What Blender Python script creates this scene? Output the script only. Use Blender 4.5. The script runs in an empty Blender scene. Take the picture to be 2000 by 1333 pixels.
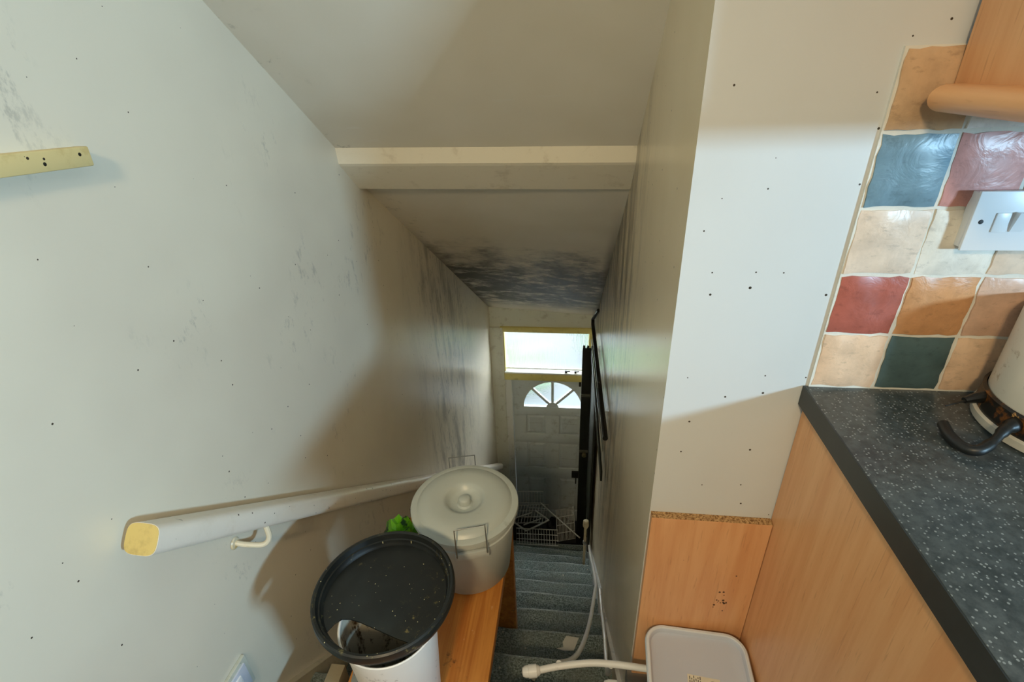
import bpy, bmesh, math, random
from mathutils import Vector, Matrix
random.seed(7)
S = bpy.context.scene
COL = S.collection

# ------------------------------------------------------------------ camera
# the camera is the origin of the place: x right, y into the stairwell, z up
# (kitchen floor at z = FL).
F_PX = 993.53
YAW, PITCH, ROLL = -0.137655, 0.491375, -0.040394
cy_, sy_ = math.cos(YAW), math.sin(YAW)
cp_, sp_ = math.cos(PITCH), math.sin(PITCH)
fw = Vector((sy_ * cp_, cy_ * cp_, -sp_))
rt = Vector((cy_, -sy_, 0))
up = rt.cross(fw)
cr_, sr_ = math.cos(ROLL), math.sin(ROLL)
rt2 = cr_ * rt + sr_ * up
up2 = -sr_ * rt + cr_ * up
cam_d = bpy.data.cameras.new('camera')
cam = bpy.data.objects.new('camera', cam_d)
COL.objects.link(cam)
cam.matrix_world = Matrix(((rt2.x, up2.x, -fw.x, 0), (rt2.y, up2.y, -fw.y, 0), (rt2.z, up2.z, -fw.z, 0), (0, 0, 0, 1)))
cam_d.sensor_fit = 'HORIZONTAL'
cam_d.sensor_width = 36
cam_d.lens = F_PX / 2000 * 36
cam_d.clip_start = 0.02
S.camera = cam

# ------------------------------------------------------------------ world, lights, exposure
w = bpy.data.worlds.new('sky')
S.world = w
w.use_nodes = True
bg = w.node_tree.nodes['Background']
bg.inputs[0].default_value = (0.86, 0.95, 1.0, 1)
bg.inputs[1].default_value = 15.0

def area(name, loc, target, sx, sy, power, col):
    d = bpy.data.lights.new(name, 'AREA')
    d.shape = 'RECTANGLE'
    d.size, d.size_y = sx, sy
    d.energy = power
    d.color = col
    o = bpy.data.objects.new(name, d)
    COL.objects.link(o)
    o.location = loc
    o.rotation_euler = (Vector(target) - Vector(loc)).to_track_quat('-Z', 'Y').to_euler()
    return o
KEY_POS = (1.97, -0.80, 0.06)          # small cool side source, set in an invented wall opening
area('side_key_light', KEY_POS, (0.0, 0.6, -0.1), 0.34, 0.16, 60, (0.46, 0.79, 1.06))
area('ceiling_lamp_light', (0.45, -0.80, 0.88), (0.45, -0.6, -1), 0.40, 0.40, 5, (1.0, 0.84, 0.62))
stl = area('stair_fill_light', (-0.22, -1.10, 0.84), (-0.24, 3.0, -2.3), 0.22, 0.22, 6.6, (1.0, 0.76, 0.44))  # warm fill added to brighten the stairwell
stl.data.spread = math.radians(80)

S.view_settings.view_transform = 'Standard'
S.view_settings.look = 'None'
S.view_settings.gamma = 1
S.view_settings.use_curve_mapping = False
S.view_settings.exposure = 0.0

# ------------------------------------------------------------------ constants of the place
FL = -1.441            # kitchen floor
YK = 0.8275            # tiled kitchen wall
XR = 0.173             # right wall of the stairwell
YD = 3.656             # front door wall
CEIL = 1.0
LFL = -4.02            # landing at the foot of the stairs
def xl(y): return -0.845 + 0.16 / 3.656 * y        # left wall, slightly out of square
def nose(k): return 0.93 * (1.416 + 0.25511 * k), 0.93 * (-2.2445 - 0.23144 * k)

# ------------------------------------------------------------------ mesh helpers
class MB:
    def __init__(s): s.bm = bmesh.new()
    def box(s, lo, hi, bevel=0, seg=2):
        c = [(a + b) / 2 for a, b in zip(lo, hi)]
        h = [abs(b - a) / 2 for a, b in zip(lo, hi)]
        return s.obox(c, ((1, 0, 0), (0, 1, 0), (0, 0, 1)), h, bevel, seg)
    def obox(s, c, ax, h, bevel=0, seg=2):
        c = Vector(c); ax = [Vector(a).normalized() for a in ax]
        vs = []
        for sx in (-1, 1):
            for sy in (-1, 1):
                for sz in (-1, 1):
                    vs.append(s.bm.verts.new(c + ax[0] * h[0] * sx + ax[1] * h[1] * sy + ax[2] * h[2] * sz))
        fs = [(0, 1, 3, 2), (4, 6, 7, 5), (0, 4, 5, 1), (2, 3, 7, 6), (0, 2, 6, 4), (1, 5, 7, 3)]
        faces = [s.bm.faces.new([vs[i] for i in f]) for f in fs]
        if bevel:
            es = list({e for f in faces for e in f.edges})
            bmesh.ops.bevel(s.bm, geom=es, offset=bevel, segments=seg, affect='EDGES', profile=0.5)
        return s
    def bar(s, a, b, wd, ht, upv=(0, 0, 1), bevel=0, seg=2):
        a, b = Vector(a), Vector(b)
        d = (b - a).normalized()
        u = Vector(upv); u = (u - d * u.dot(d)).normalized()
        return s.obox((a + b) / 2, (d, d.cross(u), u), ((b - a).length / 2, wd / 2, ht / 2), bevel, seg)
    def tube(s, pts, r, seg=10, cap=True, closed=False):
        pts = [Vector(p) for p in pts]; n = len(pts)
        rr = r if isinstance(r, (list, tuple)) else [r] * n
        t0 = (pts[1] - pts[0]).normalized()
        u = t0.orthogonal().normalized()
        rings = []
        for i, p in enumerate(pts):
            if closed: t = (pts[(i + 1) % n] - pts[i - 1]).normalized()
            elif i == 0: t = t0
            elif i == n - 1: t = (pts[-1] - pts[-2]).normalized()
            else: t = ((pts[i + 1] - p).normalized() + (p - pts[i - 1]).normalized()).normalized()
            u = (u - t * u.dot(t)).normalized(); v = t.cross(u)
            rings.append([s.bm.verts.new(p + (u * math.cos(2 * math.pi * k / seg) + v * math.sin(2 * math.pi * k / seg)) * rr[i]) for k in range(seg)])
        m = n if closed else n - 1
        for i in range(m):
            A, B = rings[i], rings[(i + 1) % n]
            for k in range(seg):
                s.bm.faces.new((A[k], A[(k + 1) % seg], B[(k + 1) % seg], B[k]))
        if cap and not closed:
            s.bm.faces.new(rings[0][::-1]); s.bm.faces.new(rings[-1])
        return s
    def lathe(s, prof, c, seg=48, axis=(0, 0, 1)):
        c = Vector(c); az = Vector(axis).normalized()
        ux = az.orthogonal().normalized() if abs(az.z) < 0.999 else Vector((1, 0, 0))
        uy = az.cross(ux)
        rings = []
        for r, z in prof:
            if r < 1e-6: rings.append([s.bm.verts.new(c + az * z)])
            else: rings.append([s.bm.verts.new(c + az * z + (ux * math.cos(2 * math.pi * k / seg) + uy * math.sin(2 * math.pi * k / seg)) * r) for k in range(seg)])
        for A, B in zip(rings, rings[1:]):
            for k in range(seg):
                k2 = (k + 1) % seg
                if len(A) == 1 and len(B) == 1: continue
                if len(A) == 1: s.bm.faces.new((A[0], B[k2], B[k]))
                elif len(B) == 1: s.bm.faces.new((A[k], A[k2], B[0]))
                else: s.bm.faces.new((A[k], A[k2], B[k2], B[k]))
        return s
    def prism(s, poly, d):
        """poly: 3d outline, d: extrusion vector"""
        d = Vector(d)
        a = [s.bm.verts.new(Vector(p)) for p in poly]
        b = [s.bm.verts.new(Vector(p) + d) for p in poly]
        s.bm.faces.new(a[::-1]); s.bm.faces.new(b)
        n = len(a)
        for i in range(n): s.bm.faces.new((a[i], a[(i + 1) % n], b[(i + 1) % n], b[i]))
        return s
    def grid(s, f, nu, nv):
        V = [[s.bm.verts.new(f(i / nu, j / nv)) for j in range(nv + 1)] for i in range(nu + 1)]
        for i in range(nu):
            for j in range(nv): s.bm.faces.new((V[i][j], V[i + 1][j], V[i + 1][j + 1], V[i][j + 1]))
        return s
    def build(s, name, mat, parent=None, base=None, smooth=35):
        bmesh.ops.recalc_face_normals(s.bm, faces=s.bm.faces)
        off = WL[parent] if parent else Vector(base or (0, 0, 0))
        for v in s.bm.verts: v.co -= off
        me = bpy.data.meshes.new(name)
        s.bm.to_mesh(me); s.bm.free()
        if smooth:
            for p in me.polygons: p.use_smooth = True
            me.set_sharp_from_angle(angle=math.radians(smooth))
        me.materials.append(mat)
        o = bpy.data.objects.new(name, me)
        COL.objects.link(o)
        if parent:
            o.parent = parent; WL[o] = off
        else:
            o.location = off; WL[o] = off
        return o
def spline(pts, n=8):
    P = [Vector(p) for p in pts]; out = []
    Q = [P[0] * 2 - P[1]] + P + [P[-1] * 2 - P[-2]]
    for i in range(1, len(Q) - 2):
        for k in range(n):
            t = k / n; a, b_, c, d_ = Q[i - 1], Q[i], Q[i + 1], Q[i + 2]
            out.append(0.5 * ((2 * b_) + (c - a) * t + (2 * a - 5 * b_ + 4 * c - d_) * t * t + (-a + 3 * b_ - 3 * c + d_) * t ** 3))
    return out + [P[-1]]
WL = {}
def tag(o, label=None, cat=None, kind=None, group=None):
    if label: o['label'] = label
    if cat: o['category'] = cat
    if kind: o['kind'] = kind
    if group: o['group'] = group
    return o
def thing(name, label, cat, base, kind=None, group=None):
    o = bpy.data.objects.new(name, None)
    COL.objects.link(o)
    o.location = base; o.empty_display_size = 0.05
    WL[o] = Vector(base)
    return tag(o, label, cat, kind, group)

# ------------------------------------------------------------------ material helpers
def lin(r, g, b):
    f = lambda c: (c / 255 / 12.92) if c / 255 <= 0.04045 else ((c / 255 + 0.055) / 1.055) ** 2.4
    return (f(r), f(g), f(b), 1)
class NT:
    def __init__(s, name):
        s.m = bpy.data.materials.new(name); s.m.use_nodes = True
        s.t = s.m.node_tree; s.p = s.t.nodes['Principled BSDF']; s.out = s.t.nodes['Material Output']
        g = s.t.nodes.new('ShaderNodeNewGeometry'); s.pos = g.outputs['Position']
    def n(s, ty, **kw):
        nd = s.t.nodes.new(ty)
        for k, v in kw.items():
            setattr(nd, k, v)
        return nd
    def put(s, sock, v):
        if isinstance(v, bpy.types.NodeSocket): s.t.links.new(v, sock)
        elif v is not None: sock.default_value = v
    def m1(s, op, a, b=None, c=None):
        nd = s.n('ShaderNodeMath', operation=op)
        for i, v in enumerate((a, b, c)): s.put(nd.inputs[i], v)
        return nd.outputs[0]
    def xyz(s, v=None):
        nd = s.n('ShaderNodeSeparateXYZ'); s.put(nd.inputs[0], v or s.pos); return nd.outputs
    def comb(s, x, y, z):
        nd = s.n('ShaderNodeCombineXYZ')
        for i, v in enumerate((x, y, z)): s.put(nd.inputs[i], v)
        return nd.outputs[0]
    def scaled(s, v, sc):
        nd = s.n('ShaderNodeVectorMath', operation='MULTIPLY'); s.put(nd.inputs[0], v); nd.inputs[1].default_value = sc; return nd.outputs[0]
    def noise(s, v, scale, detail=4, rough=0.6, dist=0):
        nd = s.n('ShaderNodeTexNoise'); s.put(nd.inputs['Vector'], v)
        nd.inputs['Scale'].default_value = scale; nd.inputs['Detail'].default_value = detail
        nd.inputs['Roughness'].default_value = rough; nd.inputs['Distortion'].default_value = dist
        return nd.outputs[0]
    def voro(s, v, scale, rand=1):
        nd = s.n('ShaderNodeTexVoronoi'); s.put(nd.inputs['Vector'], v); nd.inputs['Scale'].default_value = scale
        nd.inputs['Randomness'].default_value = rand
        return nd.outputs
    def ramp(s, v, a, b, lo=0.0, hi=1.0, sm=True):
        nd = s.n('ShaderNodeMapRange'); nd.interpolation_type = 'SMOOTHSTEP' if sm else 'LINEAR'
        s.put(nd.inputs[0], v)
        for i, x in enumerate((a, b, lo, hi)): nd.inputs[i + 1].default_value = x
        return nd.outputs[0]
    def mix(s, f, a, b):
        nd = s.n('ShaderNodeMix', data_type='RGBA')
        s.put(nd.inputs[0], f); s.put(nd.inputs[6], a); s.put(nd.inputs[7], b); return nd.outputs[2]
    def mul(s, *a):
        r = a[0]
        for x in a[1:]: r = s.m1('MULTIPLY', r, x)
        return r
    def bump(s, h, strength=0.3, dist=0.01):
        nd = s.n('ShaderNodeBump'); nd.inputs['Strength'].default_value = strength; nd.inputs['Distance'].default_value = dist
        s.put(nd.inputs['Height'], h); s.t.links.new(nd.outputs[0], s.p.inputs['Normal'])
    def fin(s, col, rough=0.5, metal=0, spec=None, coat=None):
        s.put(s.p.inputs['Base Color'], col); s.put(s.p.inputs['Roughness'], rough); s.put(s.p.inputs['Metallic'], metal)
        if spec is not None: s.p.inputs['Specular IOR Level'].default_value = spec
        if coat is not None: s.p.inputs['Coat Weight'].default_value = coat; s.p.inputs['Coat Roughness'].default_value = 0.2
        return s.m
    def specks(s, scale, size, frac, uv='yz'):
        """sparse fly specks: 1 where a speck sits"""
        c = s.xyz(); ix = {'x': 0, 'y': 1, 'z': 2}
        nd = s.n('ShaderNodeTexVoronoi', voronoi_dimensions='2D')
        s.put(nd.inputs['Vector'], s.comb(c[ix[uv[0]]], c[ix[uv[1]]], 0.0)); nd.inputs['Scale'].default_value = scale
        x = s.xyz(nd.outputs[1])
        near = s.m1('LESS_THAN', nd.outputs[0], s.mul(s.m1('ADD', s.mul(x[1], 1.1), 0.35), size))
        return s.mul(near, s.m1('LESS_THAN', x[0], frac))

def plain(name, col, rough=0.5, metal=0, bumpsc=None, bs=0.1, var=0.12, vs=6):
    t = NT(name)
    nz = t.noise(t.pos, vs, 4)
    d = tuple(c * (1 - var) for c in col[:3]) + (1,)
    c = t.mix(t.ramp(nz, 0.3, 0.7), col, d)
    if bumpsc: t.bump(t.noise(t.pos, bumpsc, 3), bs, 0.004)
    return t.fin(c, rough, metal)

# painted plaster --------------------------------------------------
PAINT = lin(228, 221, 202)
MOULD = lin(58, 60, 50)
BROWN = lin(128, 104, 74)
def paint_left():
    t = NT('left_wall_paint'); x, y, z = t.xyz()
    base = t.mix(t.ramp(t.noise(t.pos, 1.6, 3), 0.35, 0.7), PAINT, lin(218, 210, 192))
    # dark mould streaks far down by the door, running downwards
    st = t.noise(t.comb(0.0, t.mul(y, 1.0), t.mul(z, 0.22)), 9, 6, 0.65, 0.4)
    line = t.m1('ADD', z, t.mul(y, 0.72))                  # height relative to the sloping ceiling
    zone = t.mul(t.ramp(y, 1.9, 2.5), t.ramp(y, 3.3, 2.7), t.ramp(line, -0.55, -0.05))
    zone = t.m1('MAXIMUM', zone, t.mul(t.ramp(y, 1.95, 2.35), t.ramp(y, 3.05, 2.5), t.ramp(line, -0.0, -0.3), t.ramp(line, -1.0, -0.45)))
    mould = t.mul(t.ramp(st, 0.46, 0.66), zone)
    fine = t.mul(t.ramp(t.noise(t.comb(0.0, y, t.mul(z, 0.35)), 42, 4, 0.7), 0.54, 0.68), zone)
    c = t.mix(t.mul(mould, 0.62), base, MOULD)
    c = t.mix(t.mul(fine, 0.5), c, MOULD)
    # scuffs all over
    sc = t.mul(t.ramp(t.noise(t.pos, 2.6, 2), 0.53, 0.66), t.ramp(t.noise(t.scaled(t.pos, (1, 1, 0.5)), 30, 5, 0.75), 0.54, 0.68))
    c = t.mix(t.mul(sc, 0.40), c, lin(120, 122, 118))
    sp = t.specks(11, 0.016, 0.35)
    c = t.mix(sp, c, lin(60, 52, 40))
    t.bump(t.noise(t.pos, 22, 3), 0.06, 0.006)
    return t.fin(c, 0.32)
def paint_right():
    t = NT('right_wall_paint'); x, y, z = t.xyz()
    base = t.mix(t.ramp(t.noise(t.pos, 1.8, 3), 0.35, 0.7), lin(222, 206, 176), lin(208, 190, 156))
    st = t.noise(t.comb(0.0, y, t.mul(z, 0.10)), 11, 6, 0.7, 0.2)
    st2 = t.noise(t.comb(0.0, y, t.mul(z, 0.16)), 46, 4, 0.7)
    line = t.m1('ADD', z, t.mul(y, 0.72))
    zone = t.mul(t.ramp(y, 1.15, 1.9), t.ramp(line, -1.7, 0.2))
    c = t.mix(t.mul(t.ramp(st, 0.47, 0.58), zone, 0.85), base, lin(92, 78, 52))
    c = t.mix(t.mul(t.ramp(st2, 0.52, 0.62), zone, 0.8), c, MOULD)
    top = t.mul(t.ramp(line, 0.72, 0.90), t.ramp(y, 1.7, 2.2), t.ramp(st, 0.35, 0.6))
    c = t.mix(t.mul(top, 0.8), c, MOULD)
    sp = t.specks(16, 0.026, 0.40)
    c = t.mix(sp, c, lin(66, 52, 34))
    t.bump(t.noise(t.comb(0.0, y, t.mul(z, 0.2)), 26, 3), 0.09, 0.006)
    return t.fin(c, 0.28)
def paint_kitchen():
    t = NT('kitchen_wall_paint')
    base = t.mix(t.ramp(t.noise(t.pos, 2, 3), 0.35, 0.7), lin(206, 208, 206), lin(200, 201, 198))
    c = t.mix(t.specks(15, 0.026, 0.42, 'xz'), base, lin(58, 50, 38))
    t.bump(t.noise(t.pos, 30, 3), 0.04, 0.005)
    return t.fin(c, 0.42)
def paint_ceiling():
    t = NT('sloping_ceiling_paint'); x, y, z = t.xyz()
    base = t.mix(t.ramp(t.noise(t.pos, 1.5, 3), 0.35, 0.7), lin(226, 220, 206), lin(216, 208, 190))
    # light scratch marks
    scr = t.ramp(t.noise(t.comb(x, t.mul(y, 6.0), t.mul(z, 6.0)), 7, 3, 0.5), 0.68, 0.74)
    c = t.mix(t.mul(scr, 0.35), base, lin(226, 222, 212))
    # mould low down over the front door
    m = t.noise(t.comb(x, t.mul(y, 2.2), 0.0), 5.5, 8, 0.72, 0.3)
    yw = t.m1('ADD', y, t.mul(t.m1('SUBTRACT', t.noise(t.pos, 3.2, 4, 0.7), 0.5), 1.5))
    zone = t.mul(t.ramp(yw, 2.25, 2.85), t.ramp(y, 3.62, 3.32), t.ramp(y, 2.15, 2.45))
    c = t.mix(t.mul(t.ramp(m, 0.36, 0.54), zone, 0.95), c, lin(40, 42, 36))
    c = t.mix(t.mul(t.ramp(t.noise(t.comb(x, t.mul(y, 3.0), 0.0), 16, 5, 0.7), 0.46, 0.62), zone, 0.7), c, lin(56, 56, 48))
    # black spots along the left junction, then plain darker bands on both sides
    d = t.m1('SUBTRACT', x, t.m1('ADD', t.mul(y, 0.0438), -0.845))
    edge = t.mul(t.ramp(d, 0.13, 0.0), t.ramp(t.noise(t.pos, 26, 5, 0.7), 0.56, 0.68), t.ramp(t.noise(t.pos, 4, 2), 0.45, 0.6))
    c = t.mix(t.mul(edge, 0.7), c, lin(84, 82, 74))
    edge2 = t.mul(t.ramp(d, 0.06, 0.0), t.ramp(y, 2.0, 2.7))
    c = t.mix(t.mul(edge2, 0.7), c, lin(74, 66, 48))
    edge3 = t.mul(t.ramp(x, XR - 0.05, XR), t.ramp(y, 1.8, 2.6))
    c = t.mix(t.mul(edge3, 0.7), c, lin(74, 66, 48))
    t.bump(t.noise(t.pos, 18, 3), 0.07, 0.006)
    return t.fin(c, 0.62)
def paint_trim(name, col, dirt=lin(120, 104, 74), rough=0.35, amt=0.5):
    t = NT(name)
    c = t.mix(t.mul(t.ramp(t.noise(t.pos, 14, 5, 0.7), 0.52, 0.72), amt), col, dirt)
    c = t.mix(t.specks(34, 0.05, 0.35), c, lin(50, 40, 28))
    t.bump(t.noise(t.scaled(t.pos, (0.25, 1, 1)), 60, 3), 0.12, 0.004)
    return t.fin(c, rough)
def beech(name, a=lin(222, 168, 118), b=lin(210, 150, 100), axis='z'):
    t = NT(name); x, y, z = t.xyz()
    sc = {'z': (14, 14, 0.9), 'y': (14, 0.9, 14), 'x': (0.9, 14, 14)}[axis]
    g = t.noise(t.scaled(t.pos, sc), 3.0, 5, 0.6, 0.3)
    c = t.mix(t.ramp(g, 0.3, 0.72), a, b)
    fl = t.noise(t.scaled(t.pos, tuple(q * 4 for q in sc)), 4, 2)
    c = t.mix(t.mul(t.ramp(fl, 0.62, 0.7), 0.25), c, lin(150, 98, 58))
    c = t.mix(t.specks(9, 0.014, 0.4, 'xz' if axis == 'z' else 'yz'), c, lin(60, 36, 20))
    return t.fin(c, 0.36)
def pine():
    t = NT('varnished_pine'); x, y, z = t.xyz()
    g = t.noise(t.comb(t.mul(x, 26.0), t.mul(y, 1.2), t.mul(z, 26.0)), 1.6, 5, 0.65, 0.6)
    c = t.mix(t.ramp(g, 0.3, 0.7), lin(206, 138, 62), lin(172, 100, 36))
    dirt = t.mul(t.ramp(t.noise(t.pos, 13, 6, 0.75), 0.56, 0.66), t.ramp(t.noise(t.pos, 4, 2), 0.45, 0.6))
    c = t.mix(t.mul(dirt, 0.8), c, lin(66, 42, 20))
    pale = t.ramp(t.noise(t.scaled(t.pos, (3, 1, 3)), 24, 4, 0.7), 0.66, 0.72)
    c = t.mix(t.mul(pale, 0.6), c, lin(222, 190, 140))
    t.bump(g, 0.05, 0.004)
    return t.fin(c, 0.42)
def carpet():
    t = NT('grey_stair_carpet')
    n1 = t.noise(t.pos, 150, 3, 0.8); n2 = t.noise(t.pos, 9, 4, 0.6)
    c = t.mix(t.ramp(n1, 0.36, 0.66), lin(74, 88, 86), lin(156, 170, 166))
    c = t.mix(t.mul(t.ramp(n2, 0.4, 0.7), 0.5), c, lin(130, 134, 126))
    c = t.mix(t.specks(30, 0.10, 0.06, 'xy'), c, lin(190, 186, 170))
    x, y, z = t.xyz()
    ph = t.m1('FRACT', t.m1('DIVIDE', t.m1('SUBTRACT', y, 1.31688 + 0.004), 0.2372523))
    wear = t.mul(t.ramp(ph, 0.90, 0.985), t.ramp(t.noise(t.pos, 20, 4, 0.7), 0.25, 0.6))
    c = t.mix(t.mul(wear, 0.75), c, lin(196, 206, 204))
    t.bump(n1, 0.8, 0.006)
    return t.fin(c, 0.95, spec=0.15)
def worktop_mat():
    t = NT('speckled_charcoal_laminate')
    c = t.mix(t.ramp(t.noise(t.pos, 60, 4, 0.7), 0.3, 0.7), lin(54, 62, 64), lin(80, 88, 90))
    o = t.voro(t.scaled(t.pos, (1, 1.0, 1)), 210)
    sp = t.mul(t.m1('LESS_THAN', o[0], 0.30), t.m1('LESS_THAN', t.xyz(o[1])[0], 0.45))
    c = t.mix(t.mul(sp, 0.55), c, lin(168, 176, 176))
    return t.fin(c, 0.33)
def tile_mat(name, col):
    t = NT(name)
    d = tuple(q * 0.72 for q in col[:3]) + (1,)
    l = tuple(min(1, q * 1.25) for q in col[:3]) + (1,)
    n1 = t.noise(t.pos, 22, 5, 0.65)
    c = t.mix(t.ramp(n1, 0.35, 0.7), l, col)
    c = t.mix(t.mul(t.ramp(t.noise(t.scaled(t.pos, (1, 1, 2.2)), 48, 5, 0.7), 0.54, 0.7), 0.6), c, d)
    t.bump(t.noise(t.pos, 26, 4, 0.6, 0.8), 0.20, 0.008)
    return t.fin(c, 0.34)
def plastic(name, col, dirt=None, rough=0.35, trans=0.0, amt=0.6, sc=16, lo=0.6):
    t = NT(name); c = col
    if dirt: c = t.mix(t.mul(t.ramp(t.noise(t.pos, sc, 6, 0.75), lo, lo + 0.12), amt), col, dirt)
    t.p.inputs['Subsurface Weight'].default_value = trans
    t.p.inputs['Subsurface Radius'].default_value = (0.02, 0.02, 0.018)
    return t.fin(c, rough)

M = dict(
    left=paint_left(), right=paint_right(), kitchen=paint_kitchen(), ceiling=paint_ceiling(),
    beam=paint_trim('beam_gloss_paint', lin(228, 220, 200), lin(150, 130, 92), 0.3, 0.30),
    trim=paint_trim('stringer_paint', lin(196, 184, 156), lin(92, 80, 56), 0.4, 0.7),
    white_trim=paint_trim('white_gloss_paint', lin(214, 218, 214), lin(120, 112, 92), 0.3, 0.5),
    frame=paint_trim('door_frame_paint', lin(206, 210, 198), lin(120, 112, 84), 0.35, 0.4),
    yellow=paint_trim('yellowed_frame_paint', lin(206, 196, 122), lin(120, 104, 58), 0.35, 0.4),
    door=paint_trim('front_door_paint', lin(196, 206, 208), lin(110, 108, 96), 0.35, 0.35),
    beech=beech('beech_laminate'), beech_y=beech('beech_laminate_rail', axis='y'),
    pine=pine(), carpet=carpet(), worktop=worktop_mat(),
    edge=plain('dark_laminate_edge', lin(44, 50, 50), 0.4, vs=30),
    grout=plain('white_grout', lin(226, 222, 210), 0.8, bumpsc=60, bs=0.3),
    black=plain('black_metal', lin(26, 27, 25), 0.42, var=0.4, vs=20),
    darkframe=plain('dark_green_black_enamel', lin(24, 28, 22), 0.5, var=0.4, vs=8),
    steel=plain('bright_steel_wire', lin(176, 176, 168), 0.3, 0.9, vs=30),
    wire=plain('white_coated_wire', lin(222, 224, 220), 0.4, vs=30),
    white=plastic('white_plastic', lin(232, 234, 236), None, 0.3),
    rubbish=plain('black_bin_bag', lin(16, 17, 17), 0.35, var=0.3, bumpsc=14, bs=0.6),
)

# ------------------------------------------------------------------ the setting
def struct(name, label, mb, mat, base=None, smooth=0, cat=None):
    return tag(mb.build(name, mat, base=base, smooth=smooth), label, cat or name.split('_')[0], 'structure')

# left wall: one slab, slightly out of square
b = MB()
b.prism([(xl(-2.5), -2.5, FL - 3), (xl(3.9), 3.9, FL - 3), (xl(3.9) - 0.12, 3.9, FL - 3), (xl(-2.5) - 0.12, -2.5, FL - 3)], (0, 0, 5.7))
struct('wall_left', 'long white painted wall with scuffs and mould beside the handrail', b, M['left'])
# right wall of the stairwell (its near end is the column face beside the tiles)
b = MB(); b.box((XR, YK, FL - 3), (XR + 0.11, YD + 0.2, 1.2)); b.box((XR, 0.28, FL - 3), (XR + 0.11, YK, FL - 0.06)); b.box((-0.95, 0.20, FL - 3), (XR + 0.11, 0.28, FL - 0.06))
wr = struct('wall_right', 'narrow streaky cream wall along the right of the stairs', b, M['right'])
wr.data.materials.append(M['kitchen'])
for p in wr.data.polygons:
    if p.normal.y < -0.5: p.material_index = 1
# kitchen wall with tiles
b = MB(); b.box((XR + 0.11, YK, FL - 0.2), (2.0, YK + 0.12, 1.2))
wk = struct('wall_kitchen', 'white kitchen wall carrying rustic coloured tiles', b, M['kitchen'])
# far wall round the front door
DOOR_X0, DOOR_X1 = -0.580, 0.140
b = MB()
b.box((-0.80, YD, LFL - 0.2), (DOOR_X0, YD + 0.16, -1.3))
b.box((DOOR_X1, YD, LFL - 0.2), (0.40, YD + 0.16, -1.3))
b.box((DOOR_X0, YD, -1.862), (DOOR_X1, YD + 0.16, -1.3))
struct('wall_end', 'short cream wall around the front door and fanlight', b, M['frame'])
# kitchen shell behind the camera
b = MB(); b.box((-1.2, -2.62, FL - 0.2), (2.0, -2.5, 1.2))
struct('wall_back', 'plain beige kitchen wall behind the viewer', b, plain('beige_wall', lin(200, 172, 132), 0.7))
b = MB()
wy0, wy1, wz0, wz1 = KEY_POS[1] - 0.20, KEY_POS[1] + 0.20, KEY_POS[2] - 0.10, KEY_POS[2] + 0.10  # unseen opening, made up to fit the side light
b.box((1.90, -2.5, FL - 0.2), (1.96, wy0, 1.2)); b.box((1.90, wy1, FL - 0.2), (1.96, YK, 1.2))
b.box((1.90, wy0, FL - 0.2), (1.96, wy1, wz0)); b.box((1.90, wy0, wz1), (1.96, wy1, 1.2))
struct('wall_window', 'beige kitchen wall with an added slot for the side light right of the worktop', b, plain('beige_slot_wall', lin(200, 172, 132), 0.7))
b = MB(); b.box((-1.1, -2.55, CEIL), (2.0, YK + 0.1, CEIL + 0.1))
struct('ceiling', 'flat white kitchen ceiling', b, M['kitchen'])
b = MB(); b.box((-0.95, -2.5, FL - 0.06), (1.92, nose(-3)[0] - 0.03, FL)); b.box((XR - 0.01, nose(-3)[0] - 0.03, FL - 0.06), (1.92, YK, FL))
struct('floor', 'grey-brown kitchen floor at the head of the stairs', b, plain('kitchen_vinyl', lin(120, 112, 100), 0.5))
b = MB(); b.box((-0.80, nose(8)[0] - 0.1, LFL - 0.08), (0.25, YD + 0.1, LFL))
struct('floor_landing', 'small dark landing floor at the foot of the stairs', b, plain('dark_mat', lin(40, 44, 44), 0.9, bumpsc=90, bs=0.4), cat='floor')

# sloping ceilings (lower face given at left and right) and the beam
def slope(name, label, A, B, th=0.08):
    (ly0, lz0, ry0, rz0), (ly1, lz1, ry1, rz1) = A, B
    v = [(xl(ly0) - .02, ly0, lz0), (XR + .02, ry0, rz0), (XR + .02, ry1, rz1), (xl(ly1) - .02, ly1, lz1)]
    b = MB(); b.prism(v, (0, 0.6 * th, th))
    return struct(name, label, b, M['ceiling'], cat='ceiling')
g1 = (0.1086 + 0.2155) / (1.2338 - 1.6414)      # right side gradient
g2 = (0.150 + 0.204) / (1.195 - 1.646)
slope('ceiling_slope', 'upper sloping stair ceiling above the white beam', (0.0, 0.150 + g2 * (0.0 - 1.195), 0.0, 0.1086 + g1 * (0.0 - 1.2338)), (1.66, -0.215, 1.66, -0.2305))
slope('ceiling_lower_slope', 'lower sloping stair ceiling with black mould over the front door', (1.76, -0.325, 1.72, -0.328), (3.75, -1.735, 3.75, -1.80))
b = MB()
L, Rr = [], []
for (y, z) in ((1.644, -0.204), (1.648, -0.252), (1.656, -0.261), (1.765, -0.356), (1.90, -0.25), (1.74, -0.10)): L.append((xl(y) - 0.01, y, z))
for (y, z) in ((1.641, -0.2155), (1.645, -0.2635), (1.653, -0.2725), (1.762, -0.3675), (1.897, -0.2615), (1.737, -0.1115)): Rr.append((XR + 0.005, y, z))
va = [b.bm.verts.new(p) for p in L]; vb = [b.bm.verts.new(p) for p in Rr]
b.bm.faces.new(va[::-1]); b.bm.faces.new(vb)
for i in range(6): b.bm.faces.new((va[i], va[(i + 1) % 6], vb[(i + 1) % 6], vb[i]))
struct('trim_1', 'white gloss painted beam spanning the sloping stair ceiling', b, M['beam'], cat='beam')

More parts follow.
